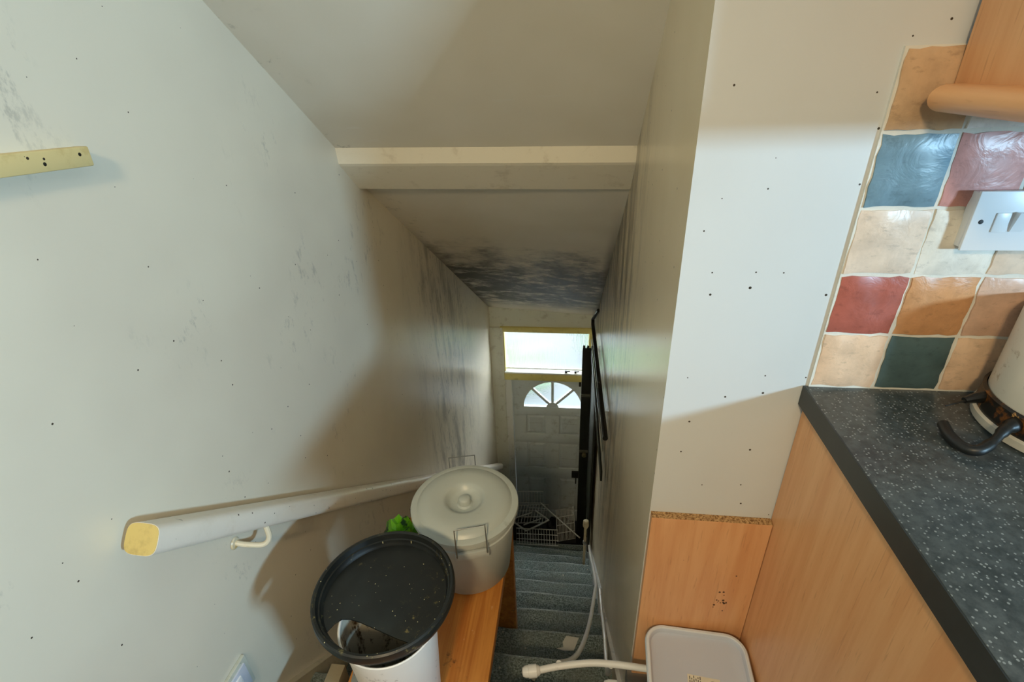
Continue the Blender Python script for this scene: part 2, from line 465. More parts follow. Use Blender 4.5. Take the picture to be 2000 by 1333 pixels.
# ---- tiles on the kitchen wall
T = 0.103; TV = 0.103 * 1.027
TX0, TZ0 = 0.4215, -0.0976
b = MB(); b.box((TX0 - 0.001, YK - 0.0045, TZ0 - 4 * TV - 0.004), (1.89, YK + 0.002, TZ0 + TV))
tag(b.build('grout', M['grout'], wk, smooth=0), 'white grout')
TC = dict(beige=lin(208, 188, 168), pale=lin(216, 210, 198), blue=lin(104, 130, 142), pink=lin(190, 136, 128), red=lin(160, 88, 74), orange=lin(190, 138, 94),
          tan=lin(194, 158, 134), sand=lin(210, 178, 148), teal=lin(74, 94, 96), white=lin(218, 214, 210), brown=lin(184, 152, 118))
TM = {k: tile_mat(k + '_tile', v) for k, v in TC.items()}
ROWS = [['brown', 'white', 'tan', 'teal'], ['blue', 'pink', 'beige', 'orange'], ['beige', 'pale', 'beige', 'red'], ['red', 'orange', 'tan', 'blue'], ['sand', 'teal', 'sand', 'pink']]
rng = random.Random(3)
for r, row in enumerate(ROWS):
    for cidx in range(14):
        kind = row[cidx] if cidx < len(row) else rng.choice(list(TC))
        g = 0.0028
        x0 = TX0 + cidx * T + g; x1 = TX0 + (cidx + 1) * T - g
        z1 = TZ0 + (1 - r) * TV - g; z0 = TZ0 - r * TV + g
        if r == 0: z1 -= 0.0
        n = 7
        jx = [[rng.uniform(-.0016, .0016) for _ in range(n + 1)] for _ in range(4)]
        b = MB()
        def f(u, v, x0=x0, x1=x1, z0=z0, z1=z1, jx=jx, n=n):
            i, j = round(u * n), round(v * n)
            x = x0 + (x1 - x0) * u; z = z0 + (z1 - z0) * v
            e = min(u, 1 - u, v, 1 - v)
            if i == 0: x += jx[0][j]
            if i == n: x += jx[1][j]
            if j == 0: z += jx[2][i]
            if j == n: z += jx[3][i]
            pro = 0.0095 if e > 0.01 else 0.0062
            return (x, YK - pro - 0.0012 * math.sin(9 * u + 3 * v + cidx * 2 + r), z)
        b.grid(f, n, n)
        bnd = [e for e in b.bm.edges if e.is_boundary]
        ret = bmesh.ops.extrude_edge_only(b.bm, edges=bnd)
        for v in ret['geom']:
            if isinstance(v, bmesh.types.BMVert): v.co.y = YK - 0.001
        b.build('tile', TM[kind], wk, smooth=50)

# ---- stairs
stairs = thing('stairs', 'steep flight of stairs in worn grey carpet', 'stairs', (-0.3, nose(-3)[0], FL), 'structure')
for k in range(-3, 9):
    y0, z0 = nose(k)
    yp = nose(k - 1)[0] - 0.03 if k > -3 else y0 - 0.24
    zn = nose(k + 1)[1] if k < 8 else LFL
    prof = [(yp, z0), (y0 - 0.018, z0 + 0.001), (y0 - 0.006, z0 - 0.003), (y0, z0 - 0.012), (y0 - 0.004, z0 - 0.024), (y0 - 0.016, z0 - 0.034), (y0 - 0.022, zn - 0.004), (yp, zn - 0.004)]
    b = MB(); nx = 14
    def ring(i):
        u = i / nx
        xa = xl(y0) - 0.005 + (0.166 - xl(y0)) * u
        wob = 0.0025 * math.sin(7 * u + k * 1.7) + 0.0015 * math.sin(19 * u + k)
        return [b.bm.verts.new((xa, y + (wob if 0 < q < 6 else 0), z + (wob * 0.7 if 1 <= q <= 4 else 0))) for q, (y, z) in enumerate(prof)]
    rings = [ring(i) for i in range(nx + 1)]
    for A, B in zip(rings, rings[1:]):
        for q in range(len(prof)):
            q2 = (q + 1) % len(prof)
            b.bm.faces.new((A[q], A[q2], B[q2], B[q]))
    b.bm.faces.new(rings[0]); b.bm.faces.new(rings[-1][::-1])
    b.build('step', M['carpet'], stairs, smooth=50)

# stringers (skirting boards that follow the flight)
sl = Vector((0, 0.25511, -0.23144)).normalized()
nrm = Vector((0, 0.23144, 0.25511)).normalized()
def stringer(name, label, x0f, x1f, hi, mat, ya=0.40, yb=3.25, cat='skirting'):
    def zline(y): return 0.93 * (-2.2445) - (y - 0.93 * 1.416) * 0.23144 / 0.25511
    b = MB()
    P = [(ya, zline(ya) + hi), (yb, zline(yb) + hi), (yb, zline(yb) - 0.3), (ya, zline(ya) - 0.3)]
    A = [b.bm.verts.new((x0f(y), y, z)) for y, z in P]; B = [b.bm.verts.new((x1f(y), y, z)) for y, z in P]
    b.bm.faces.new(A); b.bm.faces.new(B[::-1])
    for i in range(4): b.bm.faces.new((A[i], A[(i + 1) % 4], B[(i + 1) % 4], B[i]))
    return struct(name, label, b, mat, cat=cat)
stringer('baseboard_left', 'beige painted stair stringer along the left wall', lambda y: xl(y) - 0.004, lambda y: xl(y) + 0.022, 0.012, M['trim'])
stringer('baseboard_right', 'dirty cream stair stringer along the right wall', lambda y: XR - 0.013, lambda y: XR + 0.004, 0.035, M['trim'], 0.84, 1.75)
stringer('baseboard_right_lower', 'white stair stringer low on the right wall by the valve', lambda y: XR - 0.016, lambda y: XR + 0.004, 0.09, M['white_trim'], 1.751, 3.25)

# ---- front door
def box_part(name, lo, hi, mat, parent, bevel=0.003):
    b = MB(); b.box(lo, hi, bevel); return b.build(name, mat, parent, smooth=30)
def glassmat(name, reeds):
    t = NT(name); x, y, z = t.xyz()
    t.t.nodes.remove(t.p)
    tr = t.n('ShaderNodeBsdfTranslucent'); tr.inputs[0].default_value = (0.86, 0.92, 0.93, 1)
    rf = t.n('ShaderNodeBsdfRefraction'); rf.inputs['Roughness'].default_value = 0.16; rf.inputs['IOR'].default_value = 1.12
    bp = t.n('ShaderNodeBump'); bp.inputs['Strength'].default_value = 0.8; bp.inputs['Distance'].default_value = 0.004
    h = t.noise(t.scaled(t.pos, (1, 1, 0.2)), 40, 3) if reeds else t.noise(t.pos, 55, 3)
    t.put(bp.inputs['Height'], h)
    t.t.links.new(bp.outputs[0], rf.inputs['Normal'])
    gl = t.n('ShaderNodeBsdfGlossy'); gl.inputs['Roughness'].default_value = 0.15
    mx = t.n('ShaderNodeMixShader'); mx.inputs[0].default_value = 0.95
    t.t.links.new(tr.outputs[0], mx.inputs[1]); t.t.links.new(rf.outputs[0], mx.inputs[2])
    mx2 = t.n('ShaderNodeMixShader'); mx2.inputs[0].default_value = 0.04
    t.t.links.new(mx.outputs[0], mx2.inputs[1]); t.t.links.new(gl.outputs[0], mx2.inputs[2])
    t.t.links.new(mx2.outputs[0], t.out.inputs[0])
    return t.m
GL1, GL2 = glassmat('reeded_glass', True), glassmat('obscure_glass', False)
door = thing('door_1', 'white panelled front door with a fan shaped window', 'door', (-0.174, YD + 0.03, LFL), 'structure')
DX0, DX1, DZ0, DZ1 = -0.520, 0.138, LFL + 0.004, -2.338
yf, yb_ = YD + 0.020, YD + 0.060           # front face / back of leaf
FC = (-0.174, -2.640); FR = 0.252
# slab below the fan (recess level) and raised rails / stiles
box_part('backing', (DX0, yf + 0.014, DZ0), (DX1, yb_, FC[1] - 0.012), M['door'], door, 0)
b = MB()                                     # top of the leaf with the half round opening
N = 24; inner = [(FC[0] + FR * math.cos(math.pi * i / N), FC[1] + FR * 1.04 * math.sin(math.pi * i / N)) for i in range(N + 1)]
outer = []
for i in range(N + 1):
    a = math.pi * i / N; cx, sx = math.cos(a), math.sin(a)
    tx = ((DX1 if cx > 0 else DX0) - FC[0]) / cx if abs(cx) > 1e-6 else 1e9
    tz = (DZ1 - FC[1]) / sx if abs(sx) > 1e-6 else 1e9
    t_ = min(tx, tz); outer.append((FC[0] + t_ * cx, FC[1] + t_ * sx))
# corner points
cR = min(range(N + 1), key=lambda i: abs(outer[i][0] - DX1) + abs(outer[i][1] - DZ1)); outer[cR] = (DX1, DZ1)
cL = min(range(N + 1), key=lambda i: abs(outer[i][0] - DX0) + abs(outer[i][1] - DZ1)); outer[cL] = (DX0, DZ1)
for yy_pair in ((yf, yb_),):
    ring4 = [[b.bm.verts.new((q[0], yy, q[1])) for q in lst] for lst in (inner, outer) for yy in yy_pair]
    inf, inb, of_, ob = ring4
    for i in range(N):
        b.bm.faces.new((inf[i], inf[i + 1], of_[i + 1], of_[i])); b.bm.faces.new((inb[i], ob[i], ob[i + 1], inb[i + 1]))
        b.bm.faces.new((inf[i], inb[i], inb[i + 1], inf[i + 1])); b.bm.faces.new((of_[i], of_[i + 1], ob[i + 1], ob[i]))
b.build('fan_surround', M['door'], door, smooth=30)
PX = [(-0.409, -0.233), (-0.114, 0.071)]
PZ = [(-2.731, -2.939), (-3.044, -3.340), (-3.468, -3.880)]
for nm, lo, hi in (('stile', DX0, PX[0][0]), ('stile', PX[0][1], PX[1][0]), ('stile', PX[1][1], DX1)):
    box_part(nm, (lo, yf, DZ0), (hi, yf + 0.0145, FC[1] - 0.0), M['door'], door)
for z1, z0 in ((FC[1], PZ[0][0]), (PZ[0][1], PZ[1][0]), (PZ[1][1], PZ[2][0]), (PZ[2][1], DZ0)):
    box_part('rail', (DX0 + 0.001, yf - 0.0005, z0), (DX1 - 0.001, yf + 0.0145, z1), M['door'], door)
for (x0, x1) in PX:
    for z1, z0 in PZ:
        b = MB(); i_ = 0.028
        v0 = [(x0 + .004, yf + .0142, z0 + .004), (x1 - .004, yf + .0142, z0 + .004), (x1 - .004, yf + .0142, z1 - .004), (x0 + .004, yf + .0142, z1 - .004)]
        v1 = [(x0 + i_, yf + .004, z0 + i_), (x1 - i_, yf + .004, z0 + i_), (x1 - i_, yf + .004, z1 - i_), (x0 + i_, yf + .004, z1 - i_)]
        A = [b.bm.verts.new(q) for q in v0]; B = [b.bm.verts.new(q) for q in v1]
        b.bm.faces.new(B)
        for i in range(4): b.bm.faces.new((A[i], A[(i + 1) % 4], B[(i + 1) % 4], B[i]))
        b.build('panel', M['door'], door, smooth=0)
# fan: four panes between glazing bars, small hub
for i in range(4):
    a0, a1 = math.pi * i / 4, math.pi * (i + 1) / 4
    pl = []
    for q in range(9):
        a = a0 + (a1 - a0) * q / 8; pl.append((FC[0] + FR * 1.01 * math.cos(a), yf + .022, FC[1] + FR * 1.05 * math.sin(a)))
    for q in (8, 0):
        a = a0 + (a1 - a0) * q / 8; pl.append((FC[0] + 0.04 * math.cos(a), yf + .022, FC[1] + 0.04 * math.sin(a)))
    b = MB(); b.prism(pl, (0, 0.006, 0)); b.build('pane', GL2, door, smooth=0)
for i in range(1, 4):
    a = math.pi * i / 4
    b = MB(); b.bar((FC[0] + .03 * math.cos(a), yf + .015, FC[1] + .03 * math.sin(a)), (FC[0] + FR * math.cos(a), yf + .015, FC[1] + FR * 1.04 * math.sin(a)), 0.024, 0.020, (0, 1, 0), 0.003)
    b.build('glazing_bar', M['door'], door)
b = MB(); b.prism([(FC[0] + .055 * math.cos(math.pi * q / 12), yf + .002, FC[1] - 0.006 + .055 * math.sin(math.pi * q / 12)) for q in range(13)], (0, 0.024, 0)); b.build('hub', M['door'], door, smooth=30)
lk = box_part('lock_box', (0.008, yf - 0.022, -3.43), (0.085, yf + 0.002, -3.36), M['black'], door)
tag(lk, 'black rim lock')
b = MB(); b.tube([(0.048, yf - .022, -3.42), (0.048, yf - .04, -3.43), (0.048, yf - .045, -3.475)], 0.006, 8); b.build('knob', M['black'], lk)
tag(box_part('latch', (0.050, yf - .016, -2.405), (0.070, yf + .002, -2.355), M['black'], door), 'small black latch')
for nm, lo, hi in (('door_frame', (DOOR_X0 - .004, YD - .012, LFL), (-0.523, YD + .10, -2.333)), ('door_frame', (0.139, YD - .012, LFL), (XR - .002, YD + .10, -2.333))):
    box_part(nm, lo, hi, M['white_trim'], door)
b = MB(); b.box((-0.690, YD - 0.022, LFL), (-0.578, YD + 0.002, -1.845), 0.004); b.build('architrave', M['frame'], door)

# ---- fanlight above the door
win = thing('window_1', 'reeded glass fanlight in a yellowed frame over the front door', 'window', (-0.225, YD, -2.335), 'structure')
WX0, WX1, WZ0, WZ1 = -0.568, 0.118, -2.262, -1.885
for lo, hi in (((-0.600, YD - .016, WZ0 - .012), (WX0, YD + .05, WZ1 + .03)), ((WX1, YD - .016, WZ0 - .012), (WX1 + .028, YD + .05, WZ1 + .03)), ((-0.600, YD - .020, WZ1), (WX1 + .028, YD + .05, WZ1 + .045))):
    box_part('frame', lo, hi, M['yellow'], win)
box_part('transom_bar', (-0.580, YD - .030, -2.336), (0.146, YD + .06, -2.268), M['yellow'], win)
box_part('sill', (-0.575, YD - .034, -2.270), (0.142, YD + .06, -2.256), M['white_trim'], win, 0.002)
b = MB(); NR = 64 * 6; wpro = []
for q in range(NR + 1):
    u = q / NR; wpro.append((WX0 - .006 + (WX1 - WX0 + .012) * u, YD + .046 + .0011 * math.cos(2 * math.pi * 64 * u), WZ0 - .002))
wpro += [(WX1 + .006, YD + .052, WZ0 - .002), (WX0 - .006, YD + .052, WZ0 - .002)]
b.prism(wpro, (0, 0, WZ1 - WZ0 + .008)); b.build('pane', GL1, win, smooth=40)
for lo, hi in (((WX0, YD + .030, WZ0), (WX1, YD + .045, WZ0 + .014)),): box_part('bead', lo, hi, M['white_trim'], win, .003)
for xx, ww in ((-0.070, .032), (0.010, .028)):
    b = MB(); b.box((xx, YD - .024, -2.256), (xx + ww * .6, YD - .004, -2.236), .003); b.tube([(xx + ww * .5, YD - .014, -2.246), (xx + ww * 1.4, YD - .012, -2.243)], .005, 8)
    b.build('stay_catch', M['black'], win)

# ---- garden outside, seen blurred through the glass
b = MB(); b.box((-4, YD + 0.2, LFL - 0.15), (4, 14, LFL - 0.05)); struct('ground', 'pale paved path outside the front door', b, plain('paving', lin(44, 50, 54), 0.8), cat='ground')
def hedge(name, label, c, s, seed):
    r = random.Random(seed); b = MB()
    bmesh.ops.create_icosphere(b.bm, subdivisions=3, radius=1)
    for v in b.bm.verts:
        k = 1 + r.uniform(-.16, .16); v.co = Vector((c[0] + v.co.x * s[0] * k, c[1] + v.co.y * s[1] * k, c[2] + v.co.z * s[2] * k))
    return tag(b.build(name, plain(name + '_leaves_%d' % seed, lin(52, 84, 38), 0.8, bumpsc=30, bs=1), base=(c[0], c[1], LFL - .05)), label, 'bush')
hedge('garden_bush', 'green garden bush blurred behind the right of the fanlight glass', (0.75, 7.2, -3.4), (0.75, 0.6, 0.7), 1)
hedge('garden_bush', 'dark garden bush blurred behind the middle of the fanlight glass', (-0.75, 6.2, -3.75), (0.5, 0.4, 0.36), 2)

# ------------------------------------------------------------------ kitchen units
wt = thing('worktop', 'speckled charcoal laminate worktop ending beside the stairwell', 'worktop', (0.42, 0.22, -0.565))
b = MB(); b.box((0.4145, 0.20, -0.5635), (1.89, YK - 0.0005, -0.5225), 0.0015); b.build('slab', M['worktop'], wt, smooth=30)
b = MB(); b.box((0.4125, 0.20, -0.563), (0.4150, YK - 0.001, -0.5232)); tag(b.build('edging', M['edge'], wt, smooth=0), 'dark edging strip')
cab = thing('base_cabinet', 'beech laminate base cabinet under the charcoal worktop', 'cabinet', (0.43, 0.24, FL))
b = MB(); b.box((0.4225, 0.235, FL), (0.4405, YK - 0.002, -0.5642), 0.0008); b.build('end_panel', M['beech'], cab, smooth=0)
b = MB(); b.box((0.442, 0.27, FL + 0.14), (1.89, YK - 0.004, -0.5645)); b.build('carcass', M['white'], cab, smooth=0)
for i in range(3):
    x0 = 0.444 + i * 0.482
    d = box_part('door', (x0, 0.25, FL + 0.145), (x0 + 0.478, 0.268, -0.570), M['beech'], cab, 0.002)
    b = MB(); b.tube([(x0 + 0.06, 0.25, -0.66), (x0 + 0.06, 0.225, -0.66), (x0 + 0.06, 0.225, -0.76), (x0 + 0.06, 0.25, -0.76)], 0.005, 8); b.build('handle', M['steel'], d)
box_part('plinth', (0.442, 0.31, FL), (1.89, 0.33, FL + 0.14), M['beech'], cab, 0)

bd = thing('wall_board', 'beech chipboard panel fixed low on the wall below the white paint', 'board', (0.30, YK, FL))
b = MB(); b.box((0.1750, YK - 0.0180, FL), (0.4215, YK - 0.0002, -0.8600), 0.0006); b.build('board', M['beech'], bd, smooth=0)
t = NT('raw_chipboard'); o_ = t.voro(t.pos, 260)
cm = t.fin(t.mix(t.ramp(t.noise(t.pos, 190, 3, 0.8), 0.35, 0.65), lin(196, 156, 104), lin(112, 74, 36)), 0.9)
b = MB(); b.box((0.1752, YK - 0.0176, -0.8604), (0.4213, YK - 0.0004, -0.8585)); tag(b.build('cut_edge', cm, bd, smooth=0), 'raw chipboard top edge')
b = MB()
r_ = random.Random(5)
for i in range(14):
    x_, z_ = 0.352 + r_.gauss(0, .008), -1.115 + r_.gauss(0, .014)
    b.lathe([(0.0, 0.0008), (r_.uniform(.0012, .0032), 0.0)], (x_, YK - .018, z_), 8, (0, -1, 0))
tag(b.build('stain', plain('brown_stain', lin(70, 42, 22), 0.7), bd, smooth=0), 'dark brown spatter')

wc = thing('wall_cupboard', 'beech wall cupboard with rounded rail above the tiles', 'cupboard', (0.50, 0.52, -0.05))
b = MB(); b.box((0.489, 0.53, -0.045), (0.507, YK - 0.012, 0.66), 0.0008); b.build('side_panel', M['beech'], wc, smooth=0)
b = MB(); b.box((0.508, 0.53, -0.045), (1.89, YK - 0.012, 0.66)); b.build('carcass', M['white'], wc, smooth=0)
for i in range(3):
    x0 = 0.490 + i * 0.466
    d = box_part('door', (x0, 0.510, -0.045), (x0 + 0.463, 0.528, 0.66), M['beech'], wc, 0.002)
    b = MB(); b.tube([(x0 + 0.05, 0.51, 0.02), (x0 + 0.05, 0.485, 0.02), (x0 + 0.05, 0.485, 0.12), (x0 + 0.05, 0.51, 0.12)], 0.005, 8); b.build('handle', M['steel'], d)
b = MB()                                   # rounded pelmet rail along the side and the front
pr = []
for q in range(13):
    a = math.pi / 2 + math.pi * q / 12; pr.append((0.470 + 0.020 * math.cos(a) * 1.05, -0.0535 + 0.0165 * math.sin(a)))
pr += [(0.512, -0.070), (0.512, -0.037)]
b.prism([(x, 0.50, z) for x, z in pr], (0, 0.30, 0))
bmesh.ops.bevel(b.bm, geom=[e for e in b.bm.edges if all(abs(v.co.y - 0.80) < 1e-5 for v in e.verts)], offset=0.008, segments=3, affect='EDGES')
tag(b.build('pelmet_rail', M['beech_y'], wc, smooth=50), 'rounded beech rail')
box_part('pelmet_front', (0.45, 0.497, -0.070), (1.89, 0.515, -0.0455), M['beech_y'], wc, 0.004)

sw = thing('switch_plate', 'white switched fuse plate on the tiles above the worktop', 'switch', (0.60, YK - 0.012, -0.26))
sx0, sz1 = 0.561, -0.1745
box_part('back_box', (sx0 + .003, YK - .026, sz1 - .083), (sx0 + .140, YK - .006, sz1 - .003), M['white'], sw, .001)
pl = box_part('plate', (sx0, YK - .0305, sz1 - .086), (sx0 + .144, YK - .0255, sz1), M['white'], sw, .0015)
b = MB(); b.lathe([(0, .0012), (.0028, .001), (.0034, 0)], (sx0 + .0135, YK - .0305, sz1 - .043), 12, (0, -1, 0)); b.build('screw', M['black'], sw)
box_part('fuse_holder', (sx0 + .030, YK - .0325, sz1 - .058), (sx0 + .049, YK - .030, sz1 - .030), M['white'], sw, .001)
b = MB(); b.prism([(sx0 + .054, YK - .030, sz1 - .057), (sx0 + .054, YK - .030, sz1 - .029), (sx0 + .054, YK - .0395, sz1 - .029), (sx0 + .054, YK - .0325, sz1 - .057)][::-1], (.016, 0, 0)); b.build('rocker', M['white'], sw, smooth=0)

# enamel pot upside down on the worktop
PC = (0.752, 0.715, -0.5225)
pot = thing('enamel_pot', 'chipped cream enamel pot with black handle on the worktop', 'pot', PC)
t = NT('cream_enamel'); x, y, z = t.xyz()
c = t.mix(t.mul(t.ramp(t.noise(t.pos, 30, 5, .7), .58, .7), .5), lin(206, 202, 188), lin(120, 92, 52))
em = t.fin(c, 0.2)
t = NT('burnt_black_enamel'); c = t.mix(t.ramp(t.noise(t.pos, 34, 5, .7), .48, .62), lin(28, 26, 22), lin(120, 72, 26))
c = t.mix(t.ramp(t.noise(t.pos, 60, 3, .7), .62, .68), c, lin(196, 150, 90)); bm_ = t.fin(c, 0.4)
b = MB(); b.lathe([(.108, 0), (.116, .004), (.117, .016), (.110, .020)], PC, 64); b.build('foot', em, pot)
b = MB(); b.lathe([(.1125, .018), (.1145, .024), (.1125, .047), (.1135, .050), (.109, .053)], PC, 64); tag(b.build('burnt_band', bm_, pot), 'blackened rusty band')
b = MB(); b.lathe([(.106, .015), (.1075, .05), (.1075, .185), (.102, .193), (.092, .189), (.085, .10), (.0, .095)], PC, 64); b.build('body', em, pot)
hang = math.radians(186)
def pc(r, a, z): return (PC[0] + r * math.cos(a), PC[1] + r * math.sin(a), PC[2] + z)
b = MB(); A0, A1 = hang - .36, hang + .36
zb = PC[2]
hp = spline([(.652, .684, zb + .037), (.628, .672, zb + .034), (.604, .655, zb + .022), (.582, .645, zb + .014), (.569, .654, zb + .011), (.566, .680, zb + .011), (.572, .708, zb + .012)], 6)
b.tube(hp, [.0105 if i < 5 else .0062 if 8 < i < 13 else .0080 for i in range(len(hp))], 12)
b.tube([(.655, .750, zb + .040), (.632, .746, zb + .038), (.614, .742, zb + .035)], [.0095, .0085, .0050], 10)
b.tube([(.616, .742, zb + .035), (.583, .732, zb + .030)], [.0022, .0008], 6)
tag(b.build('handle', M['black'], pot), 'broken black handle')

# ------------------------------------------------------------------ things in the stairwell
# handrail on the left wall
hr = thing('handrail', 'long white painted handrail with bare sawn end on the left wall', 'handrail', (-0.79, 0.56, -0.74))
ha, hb = Vector((-0.7745, 0.560, -0.733)), Vector((-0.648, 3.50, -3.195))
d = (hb - ha).normalized(); upn = Vector((0, 0, 1)); upn = (upn - d * upn.dot(d)).normalized(); sd = d.cross(upn)
def railprof(s=1.0):
    o = []
    for q in range(28):
        a = 2 * math.pi * q / 28; ca, sa = math.cos(a), math.sin(a); e = 0.55
        o.append((0.0345 * s * math.copysign(abs(ca) ** e, ca), 0.0285 * s * math.copysign(abs(sa) ** e, sa)))
    return o
railmat = paint_trim('handrail_gloss_paint', lin(234, 226, 212), lin(170, 150, 112), 0.3, 0.12)
nt_ = railmat.node_tree
b = MB(); b.prism([ha + sd * u + upn * v for u, v in railprof()], hb - ha); b.build('rail', railmat, hr, smooth=40)
b = MB(); b.prism([ha - d * .0012 + sd * u + upn * v for u, v in railprof(.97)], d * .003)
tag(b.build('sawn_end', paint_trim('bare_yellow_wood', lin(214, 190, 116), lin(120, 90, 50), .6, .35), hr, smooth=30), 'bare yellow sawn end')
for f_ in (0.085, 0.52, 0.9):
    p0 = ha + (hb - ha) * f_ - upn * .026
    wx = xl(p0.y)
    b = MB(); b.tube(spline([(wx + .001, p0.y - .020, p0.z - .036), (wx + .022, p0.y - .016, p0.z - .044), (p0.x + .008, p0.y - .006, p0.z - .054), (p0.x + .022, p0.y + .002, p0.z - .050), (p0.x + .026, p0.y + .010, p0.z - .034), (p0.x + .022, p0.y + .014, p0.z + .004)], 5), .0068, 10)
    b.lathe([(0, .004), (.013, .003), (.016, 0)], (wx, p0.y - .021, p0.z - .036), 16, (1, 0, 0))
    tag(b.build('bracket', paint_trim('bracket_paint', lin(222, 214, 190), lin(196, 160, 60), .35, .9), hr), 'flaking cream bracket')

# pale batten on the left wall
bt = thing('shelf_batten', 'short pale pine batten screwed to the left wall', 'batten', (xl(.5) + .01, 0.5, -0.1))
b = MB(); a_, e_ = Vector((xl(.784) + .0125, 0.784, -0.1005)), Vector((xl(.15) + .0125, 0.15, -0.070)); b.bar(a_, e_, .025, .030, bevel=.002); b.build('strip', paint_trim('pale_pine', lin(228, 206, 146), lin(196, 164, 96), .55, .5), bt)
for f_ in (0.03, 0.125, 0.5):
    p0 = a_ + (e_ - a_) * f_ + Vector((.0125, 0, .004 if f_ < .1 else -.004)); b = MB(); b.lathe([(0, .0008), (.0030, 0)], p0, 10, (1, 0, 0)); b.build('screw', M['black'], bt)

# socket on the left wall
so = thing('wall_socket', 'white socket plate low on the left wall under the handrail', 'socket', (xl(.6), 0.6, -1.37))
def lwbox(name, y0, y1, z0, z1, th, mat, par, bevel=.002):
    ax = Vector((0.16, 3.656, 0)).normalized(); nx_ = Vector((ax.y, -ax.x, 0))
    c = Vector((xl((y0 + y1) / 2), (y0 + y1) / 2, (z0 + z1) / 2)) + nx_ * th / 2
    b = MB(); b.obox(c, (nx_, ax, (0, 0, 1)), (th / 2, (y1 - y0) / 2, (z1 - z0) / 2), bevel); return b.build(name, mat, par)
lwbox('back_box', .508, .668, -1.385, -1.280, .010, M['frame'], so)
lwbox('plate', .518, .656, -1.372, -1.293, .014, plastic('bluish_white_plastic', lin(206, 212, 226), None, .3), so)
for yy in (.55, .612): lwbox('rocker', yy, yy + .02, -1.330, -1.305, .018, M['white'], so, .001)

# plank bench over the stairs
PZT = -1.400
bn = thing('plank_bench', 'orange varnished pine plank laid over the stairs', 'bench', (-0.38, 0.5, FL))
b = MB(); b.box((-0.566, 0.30, FL + .0005), (-0.1995, 1.335, PZT), .003); b.build('plank', M['pine'], bn, smooth=30)
b = MB(); b.box((-0.54, 1.338, nose(1)[1]), (-0.2165, 1.376, PZT - .002), .003); b.build('leg', M['pine'], bn, smooth=30)

# grey bin with lid
BC = (-0.314, 1.089, PZT)
gb = thing('lidded_bin', 'grey plastic lidded bin with wire handles on the plank', 'bin', BC)
gm = plastic('grey_translucent_plastic', lin(188, 193, 188), lin(120, 114, 92), .38, .15, .25, 10, .6)
gl = plastic('grey_bin_lid_plastic', lin(182, 188, 182), lin(120, 114, 92), .35, .15, .3, 14, .6)
H = .262
b = MB(); b.lathe([(0, .001), (.122, .001), (.127, .006), (.1465, H - .062), (.151, H - .060), (.152, H - .046), (.1485, H - .044), (.150, H - .012), (.150, H - .004), (.146, H - .004), (.124, .010), (0, .008)], BC, 72)
for v in b.bm.verts:                       # faint flutes
    a = math.atan2(v.co.y - BC[1], v.co.x - BC[0]); r = math.hypot(v.co.x - BC[0], v.co.y - BC[1])
    if .125 < r < .149 and v.co.z < BC[2] + H - .063: pass
b.build('body', gm, gb, smooth=40)
lid = MB(); lid.lathe([(0, .013), (.014, .013), (.0175, .010), (.019, -.006), (.024, -.010), (.040, -.008), (.050, .000), (.056, .011), (.066, .014), (.100, .015), (.128, .012), (.137, .004), (.142, -.001), (.155, -.001), (.1608, -.004), (.1615, -.014), (.158, -.016), (.150, -.006), (.0, -.014)], (BC[0], BC[1], BC[2] + H), 80)
lid.build('lid', gl, gb, smooth=45)
for s_, ang in ((-1, math.radians(-72)), (1, math.radians(104))):
    ux = Vector((math.cos(ang), math.sin(ang), 0)); tx = Vector((-ux.y, ux.x, 0))
    c0 = Vector(BC) + Vector((0, 0, H))
    r1, r2 = (.166, .150) if s_ < 0 else (.165, .170)
    zt_ = .050 if s_ < 0 else .026
    hw = .042
    b = MB()
    b.tube([c0 + ux * .150 + tx * hw + Vector((0, 0, -.040)), c0 + ux * r1 + tx * hw + Vector((0, 0, -.038)), c0 + ux * r2 + tx * hw + Vector((0, 0, zt_)), c0 + ux * r2 - tx * hw + Vector((0, 0, zt_)), c0 + ux * r1 - tx * hw + Vector((0, 0, -.038)), c0 + ux * .150 - tx * hw + Vector((0, 0, -.040))], .0022, 8)
    h_ = tag(b.build('handle', M['steel'], gb), 'thin steel wire handle')
    b = MB(); b.obox(c0 + ux * .1545 + Vector((0, 0, -.050)), (ux, tx, (0, 0, 1)), (.006, hw + .006, .014), .004); b.build('handle_lug', gm, gb)

# white bucket and the black lid on it
UC = (-0.397, 0.668, PZT)
bk = thing('white_bucket', 'dirty white plastic bucket under the black lid', 'bucket', UC)
wm = plastic('soiled_white_plastic', lin(228, 222, 212), lin(74, 60, 34), .4, .1, .75, 20, .58)
UH = .326
b = MB(); b.lathe([(0, .001), (.082, .001), (.086, .006), (.1045, UH - .02), (.109, UH - .018), (.1105, UH - .002), (.108, UH), (.1055, UH - .002), (.084, .012), (0, .010)], UC, 64); b.build('body', wm, bk, smooth=40)
t = NT('soiled_inside'); c = t.mix(t.ramp(t.noise(t.scaled(t.pos, (1, 1, .5)), 30, 6, .75), .50, .62), lin(200, 194, 176), lin(78, 56, 30)); im = t.fin(c, .5)
b = MB(); b.lathe([(.1045, UH - .008), (.0835, .014), (0, .0125)], UC, 48); tag(b.build('lining', im, bk, smooth=40), 'soiled inside of the bucket')

